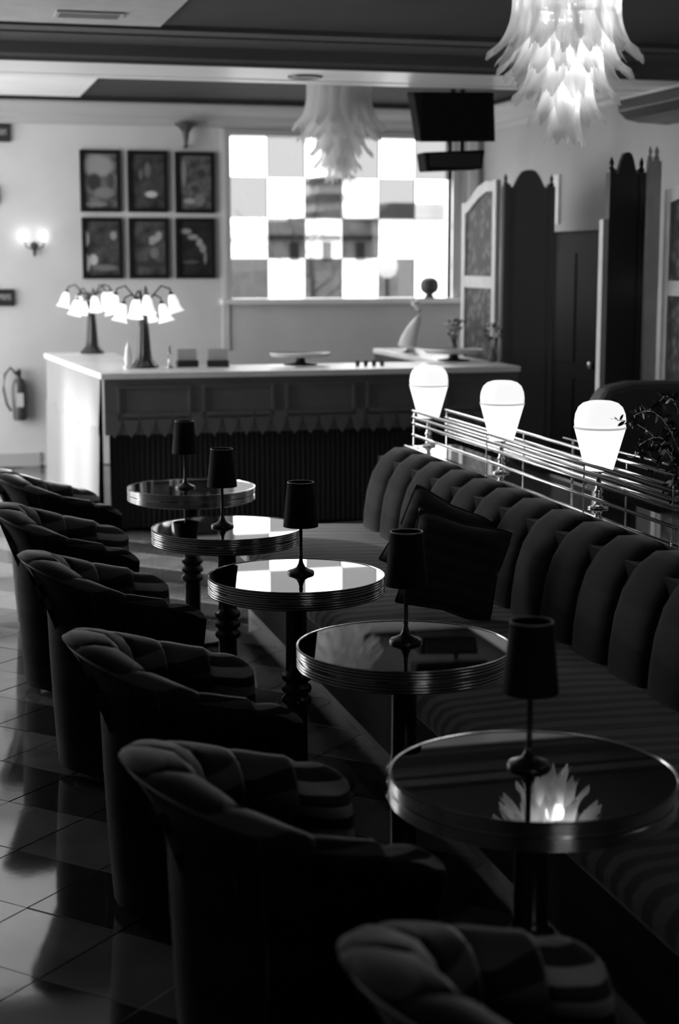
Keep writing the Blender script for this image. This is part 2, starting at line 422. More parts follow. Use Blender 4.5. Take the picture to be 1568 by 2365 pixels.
def hill(x0, x1, h, y, seed, name, label):
    rnd = random.Random(seed); rows = []
    n = 26
    for j in range(5):
        v = j / 4; rows.append([(x0 + (x1 - x0) * i / n, y + (v - .5) * 9, -.4 + h * abs(sin(pi * i / n)) ** .7 * sin(pi * max(v, .001)) * (.85 + .3 * rnd.random())) for i in range(n + 1)])
    o = MB().grid(rows).build(name, mat('hill_scrub', .30, .95, noise=.4, nscale=.6), smooth=True); return tag(o, label, 'hill')
hill(9.0, 17.5, 4.0, 50, 3, 'low_hill', 'low dark hill in the distance outside the left of the window')
o = MB().box(5.0, 8.2, 27, 27.15, -.4, 1.62).build('garden_wall', mat('garden_wall_grey', .50, .9, noise=.2)); tag(o, 'low grey garden wall along the street outside the window', 'wall')
g = thing('street_lamp', 'white globe street lamp on a thin post outside the window', 'street lamp', (7.35, 24.8, -.4))
MB().lathe([(.05, 0), (.05, .2), (.03, .22), (.025, 1.9), (.05, 1.93)], 12).build('post', M_ed, g, smooth=True)
MB().lathe([(.05, 0), (.14, .06), (.17, .2), (.13, .34), (0, .40)], 20).build('globe', mat('globe_white', .95, .4, emit=4.), g, smooth=True, loc=(0, 0, 1.92))
g = thing('street_tree', 'thin bare tree with spreading twigs outside behind the panes', 'tree', (6.4, 26, -.4))
MB().tube([(0, 0, 0), (.02, 0, 1.5), (-.05, 0, 2.4), (.1, 0, 3.2)], [.06, .05, .03, .01]).build('trunk', M_er, g, smooth=True)
rnd = random.Random(4)
for k in range(9):
    a = rnd.uniform(-1.2, 1.2); z = rnd.uniform(1.3, 2.8); l = rnd.uniform(.6, 1.3)
    MB().tube([(0, 0, z), (l * .5 * a, rnd.uniform(-.2, .2), z + .3 * l), (l * a, 0, z + .9 * l)], [.02, .014, .005], 5).build('branch', M_er, g)

# ------------------------------------------------------------------ ceiling fittings
g = thing('ceiling_vent', 'slatted air vent in the white ceiling field, top left of the picture', 'vent', (1.0, 9.3, ZC - .022))
b = MB(); b.box(-.19, .19, -.11, -.09, -.012, 0); b.box(-.19, .19, .09, .11, -.012, 0); b.box(-.19, -.17, -.09, .09, -.012, 0); b.box(.17, .19, -.09, .09, -.012, 0); b.build('vent_frame', M_trim, g)
MB().box(-.17, .17, -.09, .09, -.003, 0).build('backing', M_dark, g)
for k in range(5): MB().box(-.17, .17, -.08 + .036 * k, -.068 + .036 * k, -.011, -.003).build('slat', M_trim, g)
g = thing('recessed_downlight', 'round dark recessed downlight in the pale beam soffit', 'ceiling light', (2.52, 10.42, BZ))
MB().lathe([(.07, -.004), (.11, -.012), (.115, -.004), (.115, 0), (.07, 0)], 28).build('ring', M_black, g, smooth=True, sharp=40)
MB().lathe([(0, -.0035), (.07, -.0035), (.07, 0), (0, 0)], 24).build('reflector', M_black, g)

# dark curved bulkhead hanging at the right wall
o = MB().prism([(4.74, 2.90), (4.74, 2.82), (4.80, 2.77), (4.90, 2.75), (5.12, 2.74), (5.12, 2.90)], 'Y', 8.6, 10.4)
struct(o.build('trim_12', M_black, bevel=.01))

# hung screens
g = thing('hanging_screen', 'large black television hung from the ceiling, tilted down before the window', 'television', (3.735, 10.98, ZC - .0))
MB().lathe([(.06, -.02), (.06, 0), (0, 0)], 16).build('ceiling_mount', M_black, g)
MB().tube([(0, 0, -.012), (0, 0, -.26)], .02).build('pole', M_black, g)
b = MB(); b.prism([(-.30, -.17), (.30, -.17), (.27, .17), (-.33, .17)], 'Y', -.09, .06)
b.v = [(x * (1.0 if z > 0 else .93) + (.02 if z < 0 else 0), y, z + x * .02) for x, y, z in b.v]
b.build('casing', M_matt, g, loc=(0, 0, -.385), rot=(radians(6), 0, 0), bevel=.008)
MB().box(-.27, .24, -.098, -.09, -.145, .165).build('screen', M_door, g, loc=(0, 0, -.385), rot=(radians(6), 0, 0))
g = thing('hanging_speaker', 'small black loudspeaker box hung just under the television', 'loudspeaker', (3.73, 11.0, 2.620))
b = MB(); b.prism([(-.215, -.08), (.205, -.06), (.225, .075), (-.235, .05)], 'Y', -.10, .08); b.build('cabinet', M_matt, g, loc=(0, 0, -.11), bevel=.01)
MB().box(-.19, .19, -.108, -.10, -.05, .045).build('grille', M_black, g, loc=(0, 0, -.11))
MB().box(.10, .13, .085, .11, -.14, .58).build('hanger', M_black, g)

# ------------------------------------------------------------------ petal chandeliers
def petal_mesh(name, r0, r1, z0, z1, wid, m):
    """petal from (r0,z0) top to (r1,z1) tip, curling outwards, forked ragged tip"""
    n, q = 9, 8; rows = []
    for i in range(n):
        t = i / (n - 1)
        r = r0 + (r1 - r0) * (t ** 3.0); z = z0 + (z1 - z0) * (1 - (1 - t) ** 1.05)
        if t > .8: z += (t - .8) * .02
        ww = wid * 1.25 * (.80 + .25 * sin(pi * min(1, t * 1.1))) * (1 - .40 * max(0, t - .75) / .25)
        row = []
        for j in range(q + 1):
            u = 2 * j / q - 1
            fork = (abs(u) ** 1.5 * .035 - .02 + (.012 if j % 2 else 0)) * smooth01((t - .7) / .3)
            bow = .030 * (1 - u * u) * (1 - .5 * t)
            row.append((r + bow + fork * .5 * t, u * ww / 2, z - fork * 1.2))
        rows.append(row)
    b = MB().grid(rows)
    me = bpy.data.meshes.new(name); me.from_pydata(b.v, [], b.f); me.polygons.foreach_set('use_smooth', [True] * len(me.polygons))
    me.materials.append(m); return me
def chandelier(loc, label, m, lit, s=1.0, dim=1.0):
    g = thing('glass_chandelier', label, 'chandelier', loc)
    MB().lathe([(.10, -.03), (.12, -.01), (.12, 0), (0, 0)], 24).build('canopy', M_chrome, g, smooth=True)
    fr = MB().lathe([(.025, -.70), (.03, -.60), (.015, -.58), (.015, -.03), (.03, -.02)], 12)
    for rr, zz in ((.235, -.04), (.20, -.17), (.15, -.30), (.10, -.42), (.05, -.52)):
        fr.tube([(rr * cos(a * pi / 12), rr * sin(a * pi / 12), zz) for a in range(25)], .004, 5)
        for a in range(4): fr.tube([(0, 0, zz), (rr * cos(a * pi / 2 + .3), rr * sin(a * pi / 2 + .3), zz)], .003, 4)
    fr.build('frame', M_chrome, g)
    tiers = [(.245, .385, -.03, -.385, 16, .115), (.205, .335, -.16, -.475, 14, .108), (.155, .265, -.29, -.60, 11, .10), (.10, .19, -.41, -.705, 8, .09), (.05, .10, -.50, -.79, 5, .085)]
    k = 0
    for ti, (a, b_, z0, z1, n, wd) in enumerate(tiers):
        me = petal_mesh('petal', a * s, b_ * s, z0, z1, wd * s, m)
        for i in range(n):
            o = bpy.data.objects.new('glass_petal', me); COL.objects.link(o); o.parent = g
            o.rotation_euler = (0, random.uniform(-.03, .03), 2 * pi * (i + .5 * (ti % 2)) / n + random.uniform(-.04, .04))
            o.scale = (1, 1, 1 + random.uniform(-.03, .02))
    bm_ = M_bulb if lit else M_pale
    for (x, y, z) in ((.10, .04, -.18), (-.09, .06, -.18), (.0, -.1, -.18), (.03, .0, -.42), (-.04, .02, -.30), (0, -.01, -.56)):
        MB().lathe([(.006, .05), (.010, .03), (.016, .0), (.012, -.02), (0, -.03)], 10).build('bulb', bm_, g, smooth=True, loc=(x, y, z))
    if lit:
        for z, e in ((-.14, 2.6), (-.36, 2.6), (-.56, 1.4)): light('bulb_light', 'POINT', (0.02, -.02, z), e * dim, .05, parent=g)
    return g
chandelier((3.22, 7.70, ZC), 'lit tiered glass petal chandelier hanging at the upper right', M_petal, True)
chandelier((3.30, 3.1, ZC), 'lit tiered glass petal chandelier added out of view above the near banquette to light the foreground', M_petal, True, 1.0, .65)  # added chandelier, out of view; brightens the near chairs and banquette
chandelier((3.22, 12.2, ZC), 'unlit tiered glass petal chandelier hanging before the checkered window', M_petal2, False, .93)

# ------------------------------------------------------------------ back wall fittings: pictures, sconce, plaques, extinguisher
def art_mat(name, base, blobs, nz=.7, ns=9.):
    """flat print: soft-edged ellipses on a mottled ground; blobs = (x, z, rx, rz, tone)"""
    m = bpy.data.materials.new(name); m.use_nodes = True
    nt = m.node_tree; bs = nt.nodes['Principled BSDF']; L = nt.links
    bs.inputs['Roughness'].default_value = .5; base *= .5; blobs = [(a, b_, c, d, t * (.75 if t < .6 else .95)) for a, b_, c, d, t in blobs]
    tc = nt.nodes.new('ShaderNodeTexCoord')
    n = nt.nodes.new('ShaderNodeTexNoise'); n.inputs['Scale'].default_value = ns; n.inputs['Detail'].default_value = 3
    L.new(tc.outputs['Object'], n.inputs['Vector'])
    r = nt.nodes.new('ShaderNodeMapRange'); r.inputs['From Min'].default_value = .35; r.inputs['From Max'].default_value = .65
    r.inputs['To Min'].default_value = base * (1 - nz); r.inputs['To Max'].default_value = base * (1 + nz)
    L.new(n.outputs['Fac'], r.inputs['Value']); cur = r.outputs[0]
    for (x, z, rx, rz, tone) in blobs:
        mp = nt.nodes.new('ShaderNodeMapping'); mp.vector_type = 'POINT'
        mp.inputs['Location'].default_value = (-x / rx, 0, -z / rz); mp.inputs['Scale'].default_value = (1 / rx, 0, 1 / rz)
        L.new(tc.outputs['Object'], mp.inputs['Vector'])
        ln = nt.nodes.new('ShaderNodeVectorMath'); ln.operation = 'LENGTH'; L.new(mp.outputs[0], ln.inputs[0])
        f = nt.nodes.new('ShaderNodeMapRange'); f.inputs['From Min'].default_value = 1.2; f.inputs['From Max'].default_value = .7; f.interpolation_type = 'SMOOTHSTEP'
        L.new(ln.outputs['Value'], f.inputs['Value'])
        mx = nt.nodes.new('ShaderNodeMix'); mx.data_type = 'FLOAT'
        L.new(f.outputs[0], mx.inputs[0]); L.new(cur, mx.inputs[2]); mx.inputs[3].default_value = tone; cur = mx.outputs[0]
    L.new(cur, bs.inputs['Base Color']); return m
PW, PH = .352, .53
pics = [
    (1.585, 2.49, 'upper left picture of six in black frame, pale clouds over dark shapes', .22, [(-.02, .13, .14, .10, .42), (-.05, -.01, .06, .08, .05), (.09, 0, .03, .07, .09), (.03, -.10, .09, .05, .28), (-.04, -.2, .1, .02, .3)]),
    (2.0, 2.49, 'upper middle picture of six, dark print with small pale blob low', .09, [(0, .1, .03, .07, .2), (-.06, .06, .02, .05, .2), (.03, -.11, .055, .03, .6), (.06, .05, .02, .08, .06)]),
    (2.42, 2.485, 'upper right picture of six in black frame, pale streak beside a grey figure', .2, [(-.1, .08, .025, .12, .42), (.06, .08, .04, .04, .06), (.0, -.05, .04, .03, .08), (-.05, -.16, .06, .025, .5), (.04, -.15, .05, .06, .26)]),
    (1.59, 1.91, 'lower left picture of six, bright patches along its left edge', .10, [(-.14, .08, .025, .07, .95), (-.14, -.13, .03, .08, .95), (-.08, -.1, .04, .05, .6), (.1, .11, .03, .04, .42), (.02, -.17, .12, .03, .22)]),
    (2.0, 1.91, 'lower middle picture of six, pale diagonal sweep at its right', .13, [(.05, .08, .05, .03, .5), (.09, .11, .03, .04, .5), (.03, .05, .03, .02, .45), (.05, -.04, .04, .05, .25), (0, -.14, .12, .03, .05)]),
    (2.415, 1.91, 'lower right picture of six, pale arc across a black print', .03, [(-.08, .15, .05, .025, .45), (-.02, .1, .05, .025, .42), (.04, .05, .03, .04, .45), (.07, 0, .03, .04, .4), (.09, -.08, .015, .06, .3), (-.04, -.12, .08, .015, .12)]),
]
for i, (x, z, lab, base, bl) in enumerate(pics):
    g = thing('framed_picture', lab, 'picture', (x, YB, z), 0, 'six framed pictures in two rows on the back wall')
    fw = .032; b = MB(); X, Z = PW / 2, PH / 2
    b.box(-X, X, -.035, -.001, Z - fw, Z); b.box(-X, X, -.035, -.001, -Z, -Z + fw); b.box(-X, -X + fw, -.035, -.001, -Z + fw, Z - fw); b.box(X - fw, X, -.035, -.001, -Z + fw, Z - fw)
    b.build('picture_frame', M_matt, g, bevel=.003)
    MB().box(-X + fw, X - fw, -.014, -.001, -Z + fw, Z - fw).build('print', art_mat('print_%d' % i, base, bl), g)

g = thing('wall_sconce', 'small double candle wall sconce, both bulbs lit, left on back wall', 'wall lamp', (1.0, YB, 1.93))
MB().lathe([(0, 0), (.03, 0), (.035, .01), (.02, .02), (0, .022)], 16).build('backplate', M_bronze, g, rot=(pi / 2, 0, 0), smooth=True)
MB().lathe([(0, -.10), (.012, -.08), (.02, -.03), (.008, .0), (0.012, .03), (0, .04)], 12, (0, -.04, 0)).build('drop', M_bronze, g, smooth=True)
for s in (-1, 1):
    MB().tube([(0, -.02, 0), (s * .03, -.06, -.03), (s * .07, -.07, -.01), (s * .085, -.07, .04)], .006).build('arm', M_bronze, g, smooth=True)
    MB().lathe([(.012, 0), (.016, .015), (.022, .05), (.015, .08), (0, .095)], 14, (s * .085, -.07, .04)).build('bulb', M_bulb, g, smooth=True)

M_pl = mat('plaque_black', .02, .35)
for (x, z, w_, h_, lab) in ((.70, 2.885, .25, .15, 'upper dark wall sign cut by the left picture edge'), (.68, 1.485, .27, .145, 'lower dark wall sign with a pale lettering band at left edge')):
    g = thing('wall_sign', lab, 'sign', (x, YB, z))
    MB().box(-w_ / 2, w_ / 2, -.03, -.001, -h_ / 2, h_ / 2).build('plate', M_pl, g, bevel=.004)
    MB().box(-w_ / 2 + .03, w_ / 2 - .03, -.033, -.030, -.02, .03).build('lettering_band', mat('lettering_grey', .16, .6, noise=.8, nscale=40), g)
g = thing('wall_switch', 'small dark fitting on the back wall at the extreme left edge', 'fitting', (.66, YB, 2.36))
MB().box(-.05, .05, -.03, 0, -.08, .08).build('housing', M_dark, g, bevel=.005)
MB().box(-.03, .03, -.036, -.03, -.05, .05).build('rocker', M_trim, g)

g = thing('picture_lamp', 'dark flared wall bracket above the upper right picture', 'bracket', (2.33, YB, 2.78))
MB().lathe([(.012, 0), (.02, .06), (.03, .13), (.07, .18), (.10, .20), (.10, .21), (0, .20)], 18, (0, -.11, 0)).build('flared_bowl', M_dark, g, smooth=True)
MB().tube([(0, -.001, .02), (0, -.06, .0), (0, -.11, .03)], .01).build('arm', M_dark, g)

g = thing('fire_extinguisher', 'dark fire extinguisher with hose hung on the left back wall', 'fire extinguisher', (.83, YB - .075, .42))
MB().lathe([(0, 0), (.055, .0), (.062, .015), (.062, .30), (.045, .35), (.02, .375), (.02, .39)], 24).build('cylinder', M_red, g, smooth=True, sharp=50)
MB().box(-.03, .03, -.064, -.055, .12, .24).build('label', M_paper, g)
b = MB(); b.box(-.02, .02, -.02, .02, .385, .43); b.box(-.015, .015, -.12, .02, .43, .445); b.box(-.012, .012, -.10, 0, .40, .41); b.build('valve_handle', M_black, g)
MB().tube([(-.02, 0, .40), (-.07, 0, .46), (-.12, 0, .40), (-.135, 0, .27), (-.11, 0, .14), (-.075, 0, .08)], .011).build('hose', M_black, g, smooth=True)
MB().box(-.03, .03, .06, .074, .1, .34).build('wall_hook', M_black, g)

# ------------------------------------------------------------------ reception counter
CT = 1.072
g = thing('reception_counter', 'long dark reception counter with pale stone top and scalloped pelmet', 'counter', (1.15, 10.48, 0))
# local coords: x 0..2.95, y 0..2.4
MB().box(.02, 2.92, 0, .04, .66, CT - .04).build('front_board', M_counter, g)
MB().box(.06, 2.90, .10, .14, .0, .67).build('kick_panel', M_matt, g)
# worktop in U plan
b = MB(); ztop = [(-.01, -.03), (2.93, -.03), (2.93, 2.42), (2.55, 2.42), (2.55, .62), (.42, .62), (.36, 2.42), (-.19, 2.42)]
b.prism(ztop, 'Z', CT - .04, CT)
b.build('worktop', M_top, g, bevel=.006)
MB().box(.42, 2.55, .56, .60, 0, CT - .04).build('inner_board', M_dark, g)
MB().box(2.55, 2.60, .60, 2.38, 0, CT - .04).build('return_board', M_dark, g)
MB().box(2.87, 2.91, .04, 2.38, 0, CT - .04).build('side_panel', M_counter, g)
for k in range(5):
    x0 = .10 + .57 * k; b = MB(); x1 = x0 + .49; z0, z1 = .76, .985; f = .018
    b.box(x0, x1, -.012, 0, z1 - f, z1); b.box(x0, x1, -.012, 0, z0, z0 + f); b.box(x0, x0 + f, -.012, 0, z0 + f, z1 - f); b.box(x1 - f, x1, -.012, 0, z0 + f, z1 - f)
    b.build('panel_moulding', M_counter, g)
# scallops: ogee drops
ns = 26; sp = 2.90 / ns
prof = [(-.5, .10), (-.5, .055), (-.46, .045), (-.40, .03), (-.33, .035), (-.28, .012), (-.16, -.008), (0, -.028), (.16, -.008), (.28, .012), (.33, .035), (.40, .03), (.46, .045), (.5, .055), (.5, .10)]
prof = [(-.5, .14), (-.46, .125), (-.44, .075), (-.36, .062), (-.30, .035), (-.16, .012), (0, -.015), (.16, .012), (.30, .035), (.36, .062), (.44, .075), (.46, .125), (.5, .14)]
bme = MB().prism([(-.5 * sp * .98, .15)] + [(u * sp * .98, z) for u, z in prof] + [(.5 * sp * .98, .15)], 'Y', -.012, .02)
first = bme.build('pelmet_scallop', M_counter, g, loc=(.02 + sp * .5, .0, .655))
for k in range(1, ns):
    o = first.copy(); COL.objects.link(o); o.location = (.02 + sp * (k + .5), 0, .655)
# left side: smooth white cloth above, hanging pleats below
L0, L1 = Vector((0.0, .0)), Vector((-.16, 2.40))
def side_pt(t, off, z): p = L0 + (L1 - L0) * t; return (p.x - off, p.y + .0, z)
MB().grid([[side_pt(i / 10, .0, z) for i in range(11)] for z in (0, CT - .04)]).build('side_board', M_counter, g)
rows = []
nU = 60
for j in range(7):
    v = j / 6
    row = []
    for i in range(nU + 1):
        t = i / nU
        swag = .66 + .02 * abs(sin(t * pi * 5)) - .0
        z = (CT - .041) * (1 - v) + swag * v
        row.append(side_pt(t, .012 + .012 * v * (1 + sin(t * 34 + v * 2) * .6), z))
    rows.append(row)
MB().grid(rows).build('side_cloth', M_cloth, g, smooth=True)
rows = []; nU = 200
for j in range(6):
    v = j / 5; row = []
    for i in range(nU + 1):
        t = i / nU; a = .004 + .018 * v + .010
        row.append(side_pt(t, .016 + a * (.5 + .5 * sin(t * 2 * pi * 26 + .8 * sin(v * 2 + t * 9))), .70 * (1 - v) + .015 * v))
    rows.append(row)
MB().grid(rows).build('side_curtain', M_cloth, g, smooth=True)
# front hanging fringe under the pelmet
rows = []; nU = 400
for j in range(3):
    v = j / 2; rows.append([(.05 + 2.86 * i / nU, .085 - .014 * (.5 + .5 * sin(i * 2 * pi / 5)), .70 * (1 - v) + .02 * v) for i in range(nU + 1)])
MB().grid(rows).build('front_fringe', M_fringe, g, smooth=True)

# lily lamps on the counter
def lily(loc, rz, label, s):
    g = thing('lily_lamp', label, 'table lamp', loc, rz, 'many-shaded lily lamps on the counter')
    b = MB(); b.lathe([(.085, 0), (.088, .012), (.07, .03), (.05, .06), (.042, .12), (.034, .24), (.026, .34), (.018, .40), (0, .42)], 24, rib=1, ribamp=.10)
    b.build('stem', M_bronze, g, smooth=True, sharp=30)
    n = 8
    for k in range(n):
        a = 2 * pi * k / n + .35 * (k % 2); R_ = (.19, .13, .16)[k % 3]; zt = (.49, .43, .46)[k % 3]
        pts = [(0.01 * cos(a), .01 * sin(a), .34), (R_ * .3 * cos(a), R_ * .3 * sin(a), .47), (R_ * .65 * cos(a), R_ * .65 * sin(a), zt + .055), (R_ * .95 * cos(a), R_ * .95 * sin(a), zt + .035), (R_ * cos(a), R_ * sin(a), zt)]
        MB().tube(pts, .006, 6).build('branch', M_bronze, g, smooth=True)
        sh = MB(); sh.lathe([(.014, .0), (.026, -.02), (.034, -.05), (.036, -.08), (.044, -.11), (.058, -.125)], 16)
        sh.f = sh.f[:-1]
        sh.build('lily_shade', M_lily, g, smooth=True, loc=(R_ * cos(a), R_ * sin(a), zt), rot=(.25 * sin(a), -.25 * cos(a), 0))
        MB().lathe([(.016, .012), (.018, 0), (.012, -.012)], 10).build('cap', M_bronze, g, loc=(R_ * cos(a), R_ * sin(a), zt), smooth=True)
    g.scale = (s, s, s)
    return g
lily((1.50, 10.97, CT), 0, 'lily lamp with drooping lit glass shades, standing at the near counter corner', 1.03)
lily((1.33, 12.75, CT), .5, 'lily lamp farther back on the counter return, left of its twin', 1.0)

# things on the counter
def small_frame(x, y, lab, rz):
    g = thing('card_stand', lab, 'card stand', (x, y, CT), rz, 'card stands on the counter')
    MB().box(-.075, .075, -.02, .03, 0, .045).build('base', M_black, g)
    MB().box(-.07, .07, 0, .012, .045, .125).build('card', M_paper, g, rot=(-.12, 0, 0))
small_frame(1.80, 10.96, 'left one of two card stands beside the front lily lamp', .1)
small_frame(2.01, 10.93, 'right one of two card stands beside the front lily lamp', -.05)
g = thing('candle_holder', 'little pale candle stick just left of the card stands', 'candle holder', (1.66, 10.87, CT))
MB().lathe([(.03, 0), (.03, .008), (.008, .02), (.008, .09), (.02, .10), (.02, .105)], 16).build('stick', M_chrome, g, smooth=True)
MB().lathe([(.010, .105), (.010, .15), (0, .152)], 12).build('candle', M_cloth, g)
g = thing('crystal_obelisk', 'pale pointed crystal ornament left of the front lily lamp', 'ornament', (1.375, 10.86, CT))
b = MB(); b.lathe([(.035, 0), (.035, .02), (.02, .03), (.028, .06), (.018, .14), (0, .19)], 6); b.build('body', M_pale, g)
def tray(x, y, rz, lab):
    g = thing('tray_stand', lab, 'tray', (x, y, CT), rz, 'pale trays on the counter')
    MB().lathe([(.12, 0), (.12, .008), (.04, .018), (.03, .045), (.05, .055)], 28).build('foot', M_black, g, smooth=True)
    b = MB(); b.lathe([(0, .055), (.15, .055), (.17, .06), (.18, .085), (.172, .086), (.16, .066), (0, .064)], 40); o = b.build('dish', M_pale, g, smooth=True, sharp=50); o.scale = (1.25, .8, 1)
tray(2.62, 11.0 - .0, 0, 'wide pale dish stand in the middle of the counter')
tray(3.82, 11.15, 0, 'wide pale dish stand near the right end of the counter')
cup0 = thing('shot_glass', 'leftmost of four small dark glasses in a row on the counter', 'glass', (2.98, 10.78, CT), 0, 'row of four small glasses on the counter')
MB().lathe([(.014, 0), (.017, .035), (.0155, .035), (.013, .004), (0, .004)], 14).build('body', M_dark, cup0, smooth=True, sharp=40)
index()
for k in range(1, 4): dup(cup0, (2.98 + .06 * k, 10.78, CT), 0, ['', 'second from the left of four small dark glasses on the counter', 'third from the left of four small dark glasses on the counter', 'rightmost of four small dark glasses in a row on the counter'][k])

g = thing('curved_vase', 'pale glazed vase with a bent slender neck on the counter right end', 'vase', (3.88, 12.3, CT + .015))
b = MB(); pts = [(-.05, 0, -.013), (-.055, 0, .03), (-.04, 0, .09), (-.01, 0, .17), (.03, 0, .25), (.035, 0, .32), (.01, 0, .37), (-.005, 0, .385)]
b.tube(pts, [.07, .085, .075, .052, .03, .022, .026, .032], 18); b.build('body', M_pale, g, smooth=True, sharp=60)
MB().tube([(-.005, 0, .385), (-.006, 0, .392)], [.028, .026], 14).build('mouth', M_black, g)
g = thing('dark_bust', 'round dark head-like ornament standing on the window sill', 'ornament', (4.59, 14.11, WZ0))
MB().lathe([(.045, 0), (.05, .01), (.03, .03), (.075, .06), (.09, .11), (.08, .155), (.05, .185), (0, .195)], 20).build('body', M_dark, g, smooth=True)
def flowers(x, y, seed, lab, n=26):
    g = thing('flower_vase', lab, 'flowers', (x, y, CT), 0, 'small flower vases at the counter right end')
    MB().lathe([(.025, 0), (.035, .03), (.02, .08), (.024, .09), (.02, .09), (.016, .07), (0, .01)], 16).build('vase', M_pot, g, smooth=True)
    rn = random.Random(seed); b = MB(); fl = MB()
    for k in range(n):
        a = rn.uniform(0, 2 * pi); l = rn.uniform(.08, .2); r_ = rn.uniform(.02, .08)
        tip = Vector((r_ * cos(a), r_ * sin(a), .08 + l)); b.tube([(0, 0, .05), tip * .6 + Vector((0, 0, .04)), tip], .0015, 4)
        (fl if k % 3 == 0 else b).lathe([(0, -.012), (.012, -.004), (.013, .004), (0, .012)], 6, tip)
    tag(b.build('foliage', M_leaf, g), kind='stuff'); tag(fl.build('blossoms', M_pale, g), kind='stuff')
flowers(4.03, 11.75, 3, 'small flower vase on counter end, left of the pale screen post')
flowers(4.05, 10.95, 5, 'small flower vase on counter end, before the patterned screen')

# ------------------------------------------------------------------ ornate room dividers at the right
def pattern_mat():
    m = bpy.data.materials.new('lattice_fabric'); m.use_nodes = True; nt = m.node_tree; b = nt.nodes['Principled BSDF']; L = nt.links
    tc = nt.nodes.new('ShaderNodeTexCoord'); v = nt.nodes.new('ShaderNodeTexVoronoi'); v.inputs['Scale'].default_value = 14
    L.new(tc.outputs['Object'], v.inputs['Vector']); r = nt.nodes.new('ShaderNodeMapRange')
    r.inputs['From Min'].default_value = .1; r.inputs['From Max'].default_value = .6; r.inputs['To Min'].default_value = .16; r.inputs['To Max'].default_value = .03
    L.new(v.outputs['Distance'], r.inputs['Value']); L.new(r.outputs[0], b.inputs['Base Color']); b.inputs['Roughness'].default_value = .6
    return m
M_pat = pattern_mat()
def ogee(x0, x1, zbase, z1):
    """closed outline of a panel with a domed ogee top"""
    w_ = x1 - x0; pts = [(x0, zbase), (x1, zbase)]
    tp = [(1, -.13), (.97, -.10), (.93, -.135), (.86, -.12), (.80, -.08), (.74, -.045), (.66, -.012), (.58, -.002), (.5, 0), (.42, -.002), (.34, -.012), (.26, -.045), (.20, -.08), (.14, -.12), (.07, -.135), (.03, -.10), (0, -.13)]
    return pts + [(x0 + w_ * u, z1 + dz) for u, dz in tp]
def finial(b, x, y, z): b.lathe([(.018, 0), (.02, .02), (.010, .035), (.016, .055), (.009, .075), (0, .095)], 10, (x, y, z))
def facing(name, lab, x0, x1, y, z1, m=M_dark):
    g = thing(name, lab, 'room divider', ((x0 + x1) / 2, y, 0), 0)
    w_ = (x1 - x0) / 2
    MB().prism(ogee(-w_ + .03, w_ - .03, .02, z1), 'Y', -.02, .02).build('panel', m, g)
    for s in (-1, 1):
        b = MB(); b.box(s * w_ - .02 - .012 * s, s * w_ + .02 - .012 * s, -.03, .03, 0, z1 - .12); finial(b, s * (w_ - .012), 0, z1 - .12)
        b.build('post', m, g)
    return g
def leafed(lab, x, y0, y1, z1, zr):
    """pale framed screen leaf running along Y with patterned panels"""
    g = thing('folding_screen', lab, 'screen', (x, y0, 0)); D = y1 - y0; f = .075
    MB().box(-.02, .02, 0, f, 0, z1 - .02).build('stile', M_frame, g); MB().box(-.02, .02, D - f, D, 0, z1 - .17).build('stile', M_frame, g)
    MB().box(-.018, .018, f, D - f, zr - .045, zr + .045).build('rail', M_frame, g); MB().box(-.018, .018, f, D - f, 0.02, .14).build('rail', M_frame, g)
    top = [(f, z1 - .10), (f, z1 - .03), (D * .3, z1 - .02), (D * .55, z1 - .06), (D * .8, z1 - .15), (D - f, z1 - .17), (D - f, z1 - .25), (D * .8, z1 - .23), (D * .55, z1 - .15), (D * .3, z1 - .10)]
    MB().prism(top, 'X', -.018, .018).build('arched_rail', M_frame, g)
    MB().prism([(f, zr + .045), (f, z1 - .10), (D * .3, z1 - .10), (D * .55, z1 - .15), (D * .8, z1 - .23), (D - f, z1 - .25), (D - f, zr + .045)], 'X', -.006, .006).build('upper_panel', M_pat, g)
    MB().box(-.006, .006, f, D - f, .14, zr - .045).build('lower_panel', M_pat, g)
    return g
facing('ogee_divider', 'wide dark divider panel with domed top beside the dark doorway', 4.24, 4.63, 11.27, 2.47, mat('divider_grey', .07, .5))
leafed('pale framed screen with patterned panels behind the counter right end', 4.22, 11.33, 12.10, 2.42, 1.64)
facing('ogee_divider', 'narrow black divider panel with domed top right of the doorway', 4.06, 4.28, 9.0, 2.45, M_black)
o = MB().box(-.02, .015, -.03, .03, 0, 2.05).build('edge_post', M_frame, None, loc=(4.035, 9.0, 0)); tag(o, 'slim pale post against the left side of the narrow black divider', 'post')
o = MB().box(0, .085, -.035, .035, 0, 2.40); finial(o, .02, 0, 2.40); finial(o, .065, 0, 2.40)
o = o.build('corner_post', M_frame, None, loc=(4.30, 9.0, 0)); tag(o, 'thick pale corner post with two finials right of the narrow black divider', 'post')
leafed('pale framed screen with patterned panels cut off by the right picture edge', 4.42, 8.05, 8.94, 2.40, 1.64)
# tall light wall batten above doorway
struct(MB().box(XR - .02, XR, 12.32, 12.50, 2.1, 2.5).build('trim_13', M_frame))

# high-backed booth behind the divider
g = thing('booth_bench', 'dark high-backed booth bench beyond the brass rail at right', 'bench', (3.85, 7.9, 0))
MB().prism([(-.35, .0), (.35, .0), (.35, 1.05), (.30, 1.13), (.15, 1.16), (-.15, 1.16), (-.30, 1.13), (-.35, 1.05)], 'Y', -.09, .09).build('backrest', M_dark, g, bevel=.04)
MB().box(-.35, .35, -.62, -.09, .08, .46).build('seat', V_outer, g, bevel=.03)
MB().box(-.33, .33, -.60, .07, 0, .08).build('plinth', M_black, g)

